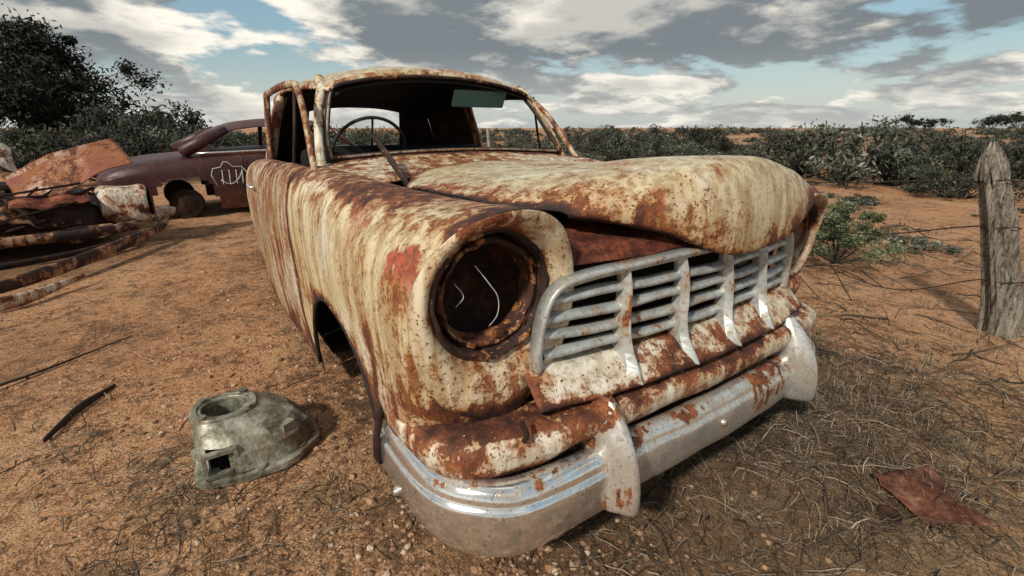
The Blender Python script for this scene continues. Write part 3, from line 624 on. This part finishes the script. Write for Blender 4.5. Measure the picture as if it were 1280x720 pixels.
def treegen(parent,tx,ty,h,spread,seed,mat,n=26000,leaf=.085,K=8,Q=11):
    r=random.Random(seed);parts=[];C=[];S=[]
    for k in range(K):
        a=k*2.4+r.random();rad=spread*.5*r.uniform(.15,1);top=Vector((tx+rad*math.cos(a),ty+rad*math.sin(a),h*r.uniform(.5,.85)*(1-.25*rad/spread)));b=Vector((tx+r.uniform(-.25,.25),ty+r.uniform(-.25,.25),-.1))
        m=b.lerp(top,.45)+Vector((r.uniform(-.2,.2),r.uniform(-.2,.2),.2));parts.append(tubeVF([b,m,top],[.13,.08,.03],7))
        for q in range(Q):
            e=top+Vector((r.gauss(0,spread*.12),r.gauss(0,spread*.12),r.gauss(.0,h*.10)));st0=m.lerp(top,r.random());parts.append(tubeVF([st0,(st0+e)/2+Vector((0,0,.1)),e],[.03,.018,.008],5))
            C.append(tuple(e));S.append(r.uniform(.12,.62)*spread/4.5)
    V,F=join(parts);mk('trunk_and_limbs',V,F,M_dark,parent)
    V,F,col=leaves(C,S,n,leaf,seed);mk('crown',V,F,mat,parent,False,{'col':col})
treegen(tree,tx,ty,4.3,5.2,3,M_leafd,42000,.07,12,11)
for j,(px,d,h,sp) in enumerate([(1140,230,5.5,10),(1165,250,5,9),(1240,220,5.5,13),(1275,240,6,12),(100,26,2.6,3.4)]):
    t=empty('mallee_tree');x,y=at_px(px,d);treegen(t,x,y,h,sp,20+j,M_leafd,4000,.25 if d>50 else .09,5,7)
# ---------------------------------------------------------------- fence post and wires
post=empty('fence_post')
L=[(0,2.56,-.37,.112),(.2,2.52,-.345,.100),(.45,2.45,-.29,.088),(.7,2.37,-.235,.082),(.9,2.30,-.18,.070),(.98,2.27,-.16,.055),(1.06,2.245,-.14,.02)]
L=cr(np.array(L),60);G=[]
for i,(z,x,y,r) in enumerate(L):
    R0=[]
    for k in range(64):
        a=2*math.pi*k/64
        q=1+.26*mn.noise(Vector((math.cos(a)*3.2,math.sin(a)*3.2,z*.6)))+.16*mn.noise(Vector((math.cos(a)*11,math.sin(a)*11,z*1.3)))
        R0.append((x+r*q*math.cos(a),y+r*q*math.sin(a)*.8,z+ (.09*mn.noise(Vector((math.cos(a)*4,math.sin(a)*4,1))) if z>.9 else 0)-.03))
    G.append(R0)
s=NT('weathered_wood');w=s.mapv((48,48,2.6));n1=s.noise(1.,7,.72,w,1.2);n2=s.noise(5,5,.6);nc_=s.noise(1.,4,.6,s.mapv((14,14,1.2)),.8);n9=s.noise(60,5,.7)
c=s.ramp(s.math('MULTIPLY_ADD',n9,.35,s.math('MULTIPLY',n1,.65)),[(.38,(.05,.042,.033)),(.46,(.19,.165,.13)),(.54,(.36,.33,.28)),(.66,(.52,.49,.43))]);c=s.mix(s.math('MULTIPLY',s.smooth(nc_,.40,.36),.85),c,(.025,.02,.016));s.bump(s.math('ADD',n1,nc_),1.,.02);M_wood=s.out(s.mix(s.math('MULTIPLY',n2,.25),c,(.17,.11,.07)),.9,0.,.2)
gmesh('post_timber',np.array(G),M_wood,post,closed_v=True)
wires=empty('fence_wire');M_wire=darkrust('rusty_wire',[(.3,(.012,.009,.008)),(.7,(.06,.04,.03))],2)
def wire(n,pts,r=.0036,barbs=True):
    tube(n,pts,r,M_wire,wires,5,n=60)
    if barbs:
        P=cr(np.array(pts,float),60);parts=[]
        for p in P[3:-2:4]:
            for k in range(2):
                d=Vector((random.gauss(0,1),random.gauss(0,1),random.gauss(0,1))).normalized()*.022
                parts.append(tubeVF([Vector(p)-d,Vector(p)+d],[.0018,.0012],4))
        V,F=join(parts);mk(n+'_barbs',V,F,M_wire,wires)
for z,x,y,r in((.32,2.487,-.318,.10),(.62,2.395,-.252,.09),(.86,2.315,-.192,.08)): tube('tie_wire_%d'%int(z*100),[(x+r*1.02*math.cos(a),y+r*.86*math.sin(a),z+.01*math.sin(a*2)) for a in np.linspace(0,6.28,24)],.003,M_wire,wires,5)
wire('wire_a',[(2.25,-.15,.86),(2.7,1.2,.72),(3.3,3,.76),(4.4,6,.80),(6,11,.85)],.0045)
wire('wire_b',[(2.33,-.2,.62),(2.6,.6,.42),(3.1,2,.5),(4.2,5,.45),(6,11,.5)],.0045)
wire('wire_c',[(2.40,-.25,.32),(2.5,.2,.12),(2.6,.8,.25),(2.75,1.3,.62),(2.6,1.7,.80),(2.4,1.4,.60),(2.5,.8,.30)])
wire('wire_d',[(2.33,-.25,.86),(2.5,-1.0,.85),(2.9,-2.2,.88)])
wire('wire_e',[(2.2,.45,.03),(2.4,.9,.28),(2.9,1.2,.46),(3.5,1.0,.3),(3.6,.4,.05)])
wire('wire_f',[(2.3,.3,.04),(2.35,.7,.5),(2.5,.95,.62),(2.75,.8,.35),(2.8,.3,.04)])
for j,(x,y) in enumerate([(6,11),(9,20)]):
    p=empty('fence_post');V,F=tubeVF([(x,y,-.1),(x+.05,y,.6),(x,y,1.1)],[.06,.055,.04],8);mk('post_timber',V,F,M_wood,p)
# ---------------------------------------------------------------- rusty sheet on ground
G=np.zeros((24,24,3))
for i in range(24):
    for j in range(24):
        u,v=i/23,j/23
        a=np.array((.51,-.465))*(1-u)+np.array((.74,-.55))*u;b=np.array((.435,-.635))*(1-u)+np.array((.585,-.755))*u;p=a*(1-v)+b*v
        G[i,j]=(p[0],p[1],.024+.008*math.sin(u*3)+.005*math.sin(v*5+u*2)+(.02 if (u<.1 and v<.15) else 0))
gmesh('rusty_metal_sheet',G,M_sheet,None,amp=.005,thick=.003,dsc=12)
revolve('rusty_tin_lid',[(.001,.0),(.024,.002),(.03,.006),(.031,.0)],(.39,-.56,.02),M_dark,None,24,axis='z',R=Matrix.Rotation(.2,3,'X'))
# ---------------------------------------------------------------- bellhousing
bell=empty('gearbox_bellhousing',(-1.165,.90,.008),(0,0,0))
def ring(cx,cy,z,rx,ry,n=80,pw=2.0,ear=0.):
    o=[]
    for k in range(n):
        a=2*math.pi*k/n;c_,s_=math.cos(a),math.sin(a);e=1+ear*(math.cos(a*5+.6)*.6+math.cos(a*3)*.4);x=rx*e*np.sign(c_)*abs(c_)**(2/pw);y=ry*e*np.sign(s_)*abs(s_)**(2/pw)
        o.append((cx+x,cy+y,z))
    return o
def lin(rings,sub):
    G=np.array(rings);o=[]
    for a,b in zip(G[:-1],G[1:]):
        for t in range(sub): o.append(a+(b-a)*t/sub)
    o.append(G[-1]);return np.array(o)
G=[ring(.02,-.02,0,.195,.18,pw=3.2,ear=.07),ring(.02,-.02,.022,.195,.18,pw=3.2,ear=.07),ring(.02,-.02,.024,.176,.162,pw=3.2,ear=.04),ring(.015,-.012,.085,.168,.152,pw=3.2,ear=.03),ring(.0,.0,.125,.145,.132,pw=3.,ear=.02),ring(-.035,.02,.158,.112,.102,pw=2.6),ring(-.05,.028,.166,.104,.094,pw=2.6)]
Gd=lin(G,7)
def bcut(v): return max(abs(v[0]+.09)-.036, abs(v[1]+.12)-.08, abs(v[2]-.075)-.034)
for i in range(Gd.shape[0]):
    for k in range(Gd.shape[1]):
        a=2*math.pi*k/Gd.shape[1]
        if 14<i<38:
            f=max(0,math.cos(a*4+.5))**22*.016;c_=Gd[i,:,:2].mean(0);d=Gd[i,k,:2]-c_;Gd[i,k,:2]+=d/np.linalg.norm(d)*f
o=gmesh('bell_casing',Gd,M_cast,bell,closed_v=True,cut=bcut,thick=.007,amp=.002,dsc=8)
o.data.polygons.foreach_set('use_smooth',[False]*len(o.data.polygons))
face=[ring(-.05,.028,.166,.104,.094,pw=2.6),ring(-.05,.028,.178,.101,.091,pw=2.6),ring(-.05,.028,.179,.086,.080,pw=2.1),ring(-.05,.028,.174,.084,.078),ring(-.05,.028,.175,.073,.068),ring(-.05,.028,.15,.071,.066),ring(-.05,.028,.10,.071,.066)]
gmesh('gearbox_face',lin(face,3),M_cast,bell,closed_v=True)
V,F=join([tubeVF([(.02+.185*math.cos(a),-.02+.17*math.sin(a),0),(.02+.185*math.cos(a),-.02+.17*math.sin(a),.034)],.018,14) for a in (.3,1.1,2.0,2.9,3.9,4.7,5.5)]+[tubeVF([(-.05+.096*math.cos(a),.028+.088*math.sin(a),.14),(-.05+.096*math.cos(a),.028+.088*math.sin(a),.187)],.014,14) for a in (.8,2.35,3.9,5.5)]+[boxVF((.12,-.12,.08),(.05,.03,.09),Matrix.Rotation(.6,3,'Z')),boxVF((-.09,-.165,.113),(.10,.022,.012)),boxVF((-.09,-.168,.036),(.10,.022,.012)),boxVF((-.135,-.163,.075),(.012,.022,.07)),boxVF((-.045,-.168,.075),(.012,.022,.07))])
mk('mounting_lugs',V,F,M_cast,bell,False)
mk('dark_inside',ring(.01,-.01,.006,.16,.15),[tuple(range(80))],M_black,bell)
# ---------------------------------------------------------------- maroon car behind
def bodywreck(name,loc,rz,mat,L=2.1):
    e=empty(name,loc,(0,0,rz))
    def sec(x,w,top,bot=.12):
        return [(x,-w*.96,bot),(x,-w,.35),(x,-w,.55),(x,-w*.97,top-.10),(x,-w*.86,top-.02),(x,-w*.5,top+.02),(x,0,top+.035),(x,w*.5,top+.02),(x,w*.86,top-.02),(x,w*.97,top-.10),(x,w,.55),(x,w,.35),(x,w*.96,bot)]
    S=[sec(-L-.05,.55,.50,.3),sec(-L,.68,.60,.2),sec(-L+.25,.78,.72),sec(-1.2,.84,.80),sec(-.6,.86,.84),sec(.3,.86,.85),sec(.9,.86,.84),sec(1.4,.84,.82),sec(L-.2,.80,.74),sec(L,.72,.62,.2),sec(L+.05,.6,.5,.3)]
    def cut(v):
        if abs(v[1])<.6: return 1
        return min(math.hypot(v[0]+1.3,v[2]-.22)-.36,math.hypot(v[0]-1.35,v[2]-.22)-.36)
    G=loft(S,120,50);gmesh('lower_body',G,mat,e,amp=.012,cut=cut,rust=lambda v:.5*(1-sm(.2,.5,v[2]))+.1,flip=True)
    def rr(x,zc,w,ze): return [(x,a*w,ze+(zc-ze)*(1-abs(a)**2.6)) for a in(-1,-.9,-.6,-.3,0,.3,.6,.9,1)]
    gmesh('roof',loft([rr(-1.05,.98,.60,.93),rr(-.82,1.12,.60,1.05),rr(-.5,1.22,.60,1.13),rr(0,1.27,.62,1.17),rr(.5,1.25,.61,1.16),rr(.72,1.19,.58,1.12)],40,36),mat,e,thick=.012,amp=.006,rust=lambda v:.3)
    for sg in(-1,1):
        tube('rear_pillar',[(-1.25,sg*.70,.84),(-.95,sg*.63,1.0),(-.7,sg*.60,1.12)],[.08,.07,.05],mat,e,8)
        tube('centre_pillar',[(-.08,sg*.76,.82),(-.06,sg*.62,1.16)],.035,mat,e,8)
        tube('vent_pillar',[(.55,sg*.76,.82),(.45,sg*.62,1.14)],.015,mat,e,8)
        tube('screen_pillar',[(1.0,sg*.70,.82),(.7,sg*.58,1.13)],.03,mat,e,8)
        tube('window_sill',[(-1.1,sg*.765,.83),(0,sg*.785,.855),(1,sg*.765,.84)],.014,M_chrome2 if sg<0 else mat,e,8,n=12)
        for x in(-1.3,1.35):
            revolve('wheel_rim',[(.001,-.06),(.10,-.06),(.16,-.03),(.19,-.05),(.20,.05),(.001,.05)],(x,sg*.70,.20),M_dark,e,28)
    tube('body_seam',[(-.62,-.872,.2),(-.62,-.875,.5),(-.60,-.86,.78)],.006,M_black,e,6,n=10)
    box('dark_cabin',(0,0,.55),(1.9,1.3,.5),M_black,e,bev=.03)
    box('seat_backs',(.1,0,.9),(.15,1.1,.25),M_black,e,bev=.03)
    return e
car2=bodywreck('maroon_sedan_wreck',(.02,7.35,-.02),0.06,M_maroon)
tw=[[(-.95,.42),(-1.0,.62),(-.88,.66),(-.82,.74),(-.74,.66),(-.6,.64),(-.58,.42)],[(-.9,.5),(-.8,.44),(-.7,.5),(-.64,.6)]]+[[(x,.44),(x+.01,.62)] for x in(-.88,-.8,-.72,-.65)]
for i,l in enumerate(tw): tube('painted_scrawl_%d'%i,[(x,-.885,z) for x,z in l],.006,M_white,car2,5,n=10,sx=.3)
# ---------------------------------------------------------------- left wreck
wr=empty('stripped_car_wreck',(-2.50,5.65,0),(0,0,.12))
def cutw(v): return -1 if (v[2]>.54+.18*mn.noise(Vector((v[0]*3,v[1]*3,0))) and v[0]<.5) else 1
def secw(x,w,top): return [(x,-w,.1),(x,-w*1.02,.35),(x,-w*.97,top-.1),(x,-w*.8,top),(x,0,top+.02),(x,w*.8,top),(x,w*.97,top-.1),(x,w*1.02,.35),(x,w,.1)]
gmesh('lower_body',loft([secw(-1.6,.7,.72),secw(-.9,.72,.70),secw(-.2,.7,.62),secw(.3,.66,.50),secw(.55,.5,.4)],70,50),M_bez,wr,amp=.06,cut=cutw,rust=lambda v:.5,thick=.012,dsc=4)
box('chassis',(-.4,0,.25),(2.0,1.1,.2),M_black,wr,bev=.03)
box('engine_lump',(-.1,-.1,.48),(.5,.4,.3),M_dark,wr,Matrix.Rotation(.3,3,'Z'),.04)
Rp=Matrix.Rotation(math.radians(-24),3,'Y')@Matrix.Rotation(math.radians(34),3,'X')
G=np.zeros((30,30,3))
for i in range(30):
    for j in range(30):
        u,v=i/29-.5,j/29-.5;tp=1-.35*(u+.5);p=Rp@Vector((u*.92,v*.62*tp,.04*math.cos(u*4)-.03*abs(v)*2+(.02 if abs(v)>.44 else 0)));G[i,j]=(p.x+.36,p.y-.45,p.z+.74)
gmesh('tilted_bonnet',G,M_redp,wr,amp=.02,rust=lambda v:.25,thick=.008,dsc=5)
G=np.zeros((20,20,3))
for i in range(20):
    for j in range(20):
        u,v=i/19-.5,j/19-.5;G[i,j]=(-.42+u*.8,-.15+v*.15,.92+.24*v-.06*u*u*4+.05*math.sin(u*7))
gmesh('white_fender_piece',G,M_wreck,wr,amp=.05,rust=lambda v:-.1,thick=.01,dsc=5)
G=[]
for (x,ry,rz,z) in [(.50,.10,.13,.42),(.58,.16,.17,.42),(.70,.18,.185,.42),(.84,.18,.185,.42),(.88,.165,.17,.42)]:
    G.append([(x,-.62+ry*math.cos(a),z+rz*math.sin(a)) for a in np.linspace(0,2*math.pi,29)[:-1]])
gmesh('headlamp_fender',cr(np.array(G),30),M_wreck,wr,closed_v=True,amp=.04,rust=lambda v:.25,thick=.008,dsc=6)
revolve('headlamp_hole',[(.15,-.01),(.13,-.02),(.11,.05),(.001,.1)],(.885,-.62,.42),M_black,wr,28,R=Matrix.Rotation(math.radians(90),3,'Z'))
tube('front_bumper',[(-1.4,-1.0,.2),(-.4,-1.02,.22),(.4,-.95,.22),(.75,-.75,.22)],.045,M_bez,wr,10,n=24,sx=.5,rust=.2)
V,F=join([tubeVF([(random.uniform(-1.2,.6),random.uniform(-.9,-.3),random.uniform(.2,.6)),(random.uniform(-1.2,.6),random.uniform(-.9,-.3),random.uniform(.1,.7))],random.uniform(.006,.02),6) for _ in range(34)])
mk('loose_pipes',V,F,M_dark,wr)
for k in range(14):
    G=np.zeros((10,10,3));cx,cz=random.uniform(-1.2,.45),random.uniform(.2,.55)
    Rk=Matrix.Rotation(random.uniform(-.5,.5),3,'Y')@Matrix.Rotation(random.uniform(.3,1.5),3,'X');w_,h_=random.uniform(.25,.55),random.uniform(.1,.25)
    for i in range(10):
        for j in range(10):
            p=Rk@Vector(((i/9-.5)*w_,(j/9-.5)*h_,.012*math.sin(i*1.5)));G[i,j]=(p.x+cx,p.y-.62-.05*(k%4),p.z+cz)
    gmesh('torn_sheet_%d'%k,G,(M_wreck,M_bez,M_rustred,M_bez)[k%4],wr,amp=.03,thick=.004,dsc=7,rust=lambda v:.2)
tube('bent_bumper_bar',[(-2.6,3.25,.10),(-2.2,3.75,.11),(-1.8,4.45,.13),(-1.5,5.05,.17),(-1.42,5.25,.24)],[.03,.05,.055,.045,.03],M_rustp,None,10,n=30,sx=.45,rust=-.1)
tube('torn_trim_strip',[(-2.7,3.15,.06),(-2.25,3.35,.05),(-1.95,3.75,.07)],[.05,.045,.015],M_wreck,None,8,n=16,sx=.3,rust=.3)
tube('rusty_pipe',[(-2.75,4.0,.12),(-2.1,4.5,.10),(-1.75,5.0,.1)],.025,M_dark,None,8,n=16)
tube('white_metal_scrap',[(-1.52,5.2,.22),(-1.46,5.3,.30),(-1.36,5.35,.27)],.045,M_wreck,None,8,n=10,sx=.5,rust=-.3)
tube('bark_strip',[(-1.80,1.35,.015),(-1.72,1.55,.02),(-1.62,1.72,.012)],[.01,.022,.008],M_twig,None,6,n=12,sx=.3)
tube('fallen_branch',[(-2.3,1.9,.012),(-1.95,2.05,.02),(-1.6,2.35,.012)],[.008,.007,.003],M_twig,None,6,n=12)
# ---------------------------------------------------------------- world
w=bpy.data.worlds.new("World");sc.world=w;w.use_nodes=True;t=w.node_tree;N=t.nodes;bg=N['Background']
SD=Vector((-.74,-.30,.62)).normalized();el=math.asin(SD.z);az=math.atan2(SD.x,SD.y)
sky=N.new('ShaderNodeTexSky');sky.sky_type='NISHITA';sky.sun_disc=False;sky.sun_elevation=el;sky.sun_rotation=az;sky.air_density=1.3;sky.dust_density=1.5
def wm(op,a,b=None,c=None,clamp=False):
    n=N.new('ShaderNodeMath');n.operation=op;n.use_clamp=clamp
    for i,x in enumerate((a,b,c)):
        if x is None: continue
        if isinstance(x,(int,float)): n.inputs[i].default_value=x
        else: t.links.new(x,n.inputs[i])
    return n.outputs[0]
def wsm(x,lo,hi):
    n=N.new('ShaderNodeMapRange');n.interpolation_type='SMOOTHSTEP';t.links.new(x,n.inputs['Value']);n.inputs['From Min'].default_value=lo;n.inputs['From Max'].default_value=hi;return n.outputs['Result']
def wmix(f,a,b):
    n=N.new('ShaderNodeMix');n.data_type='RGBA'
    for i,x in ((0,f),(6,a),(7,b)):
        if isinstance(x,(int,float)): n.inputs[i].default_value=x
        elif isinstance(x,tuple): n.inputs[i].default_value=(*x,1)
        else: t.links.new(x,n.inputs[i])
    return n.outputs[2]
tc=N.new('ShaderNodeTexCoord');sp=N.new('ShaderNodeSeparateXYZ');t.links.new(tc.outputs['Generated'],sp.inputs[0])
zz=wm('MAXIMUM',sp.outputs[2],0.0);den=wm('ADD',zz,.24)
def cn(ox,oy,oz,scale,detail,rough=.55,dzz=0.):
    cb=N.new('ShaderNodeCombineXYZ')
    t.links.new(wm('ADD',wm('DIVIDE',sp.outputs[0],den),ox),cb.inputs[0]);t.links.new(wm('ADD',wm('DIVIDE',sp.outputs[1],den),oy),cb.inputs[1]);t.links.new(wm('MULTIPLY_ADD',zz,3.6,oz+dzz),cb.inputs[2])
    n=N.new('ShaderNodeTexNoise');n.inputs['Scale'].default_value=scale;n.inputs['Detail'].default_value=detail;n.inputs['Roughness'].default_value=rough;n.inputs['Distortion'].default_value=.1
    t.links.new(cb.outputs[0],n.inputs['Vector']);return n.outputs['Fac']
OX,OY=4.3,1.4
c1=cn(OX,OY,.7,1.22,10,.55);c2=cn(OX,OY,.7,1.22,7,.55,.19)
cov=wsm(c1,.425,.485)
lit=wsm(wm('SUBTRACT',c1,c2),-.04,.09)
thick=wsm(c1,.48,.61)
br=wm('MULTIPLY',lit,wm('SUBTRACT',1.,wm('MULTIPLY',thick,.55)))
cc_=wmix(br,(2.1,2.4,2.6),(10.6,9.9,8.6))
skc=wmix(.35,sky.outputs['Color'],(2.6,5.0,6.4))
haze=wsm(sp.outputs[2],.15,.0)
colr=wmix(cov,skc,cc_);colr=wmix(wm('MULTIPLY',haze,.45),colr,(8.0,7.9,7.3))
t.links.new(colr,bg.inputs['Color']);bg.inputs['Strength'].default_value=.1
sl=bpy.data.lights.new('sun','SUN');sl.energy=3.6;sl.angle=math.radians(4);sl.color=(1,.92,.79);so=bpy.data.objects.new('sun',sl);COL.objects.link(so);so.rotation_euler=SD.to_track_quat('Z','Y').to_euler()
cd=bpy.data.cameras.new('camera');cd.sensor_width=36;cd.lens=586.383/1280*36;cd.clip_start=.02;cd.clip_end=8000
co=bpy.data.objects.new('camera',cd);COL.objects.link(co);co.location=(-1.176,-.847,1.12);co.rotation_euler=(math.radians(90-18.861),0,math.radians(-34.049));sc.camera=co
sc.view_settings.view_transform='Standard';sc.view_settings.look='None';sc.view_settings.exposure=0
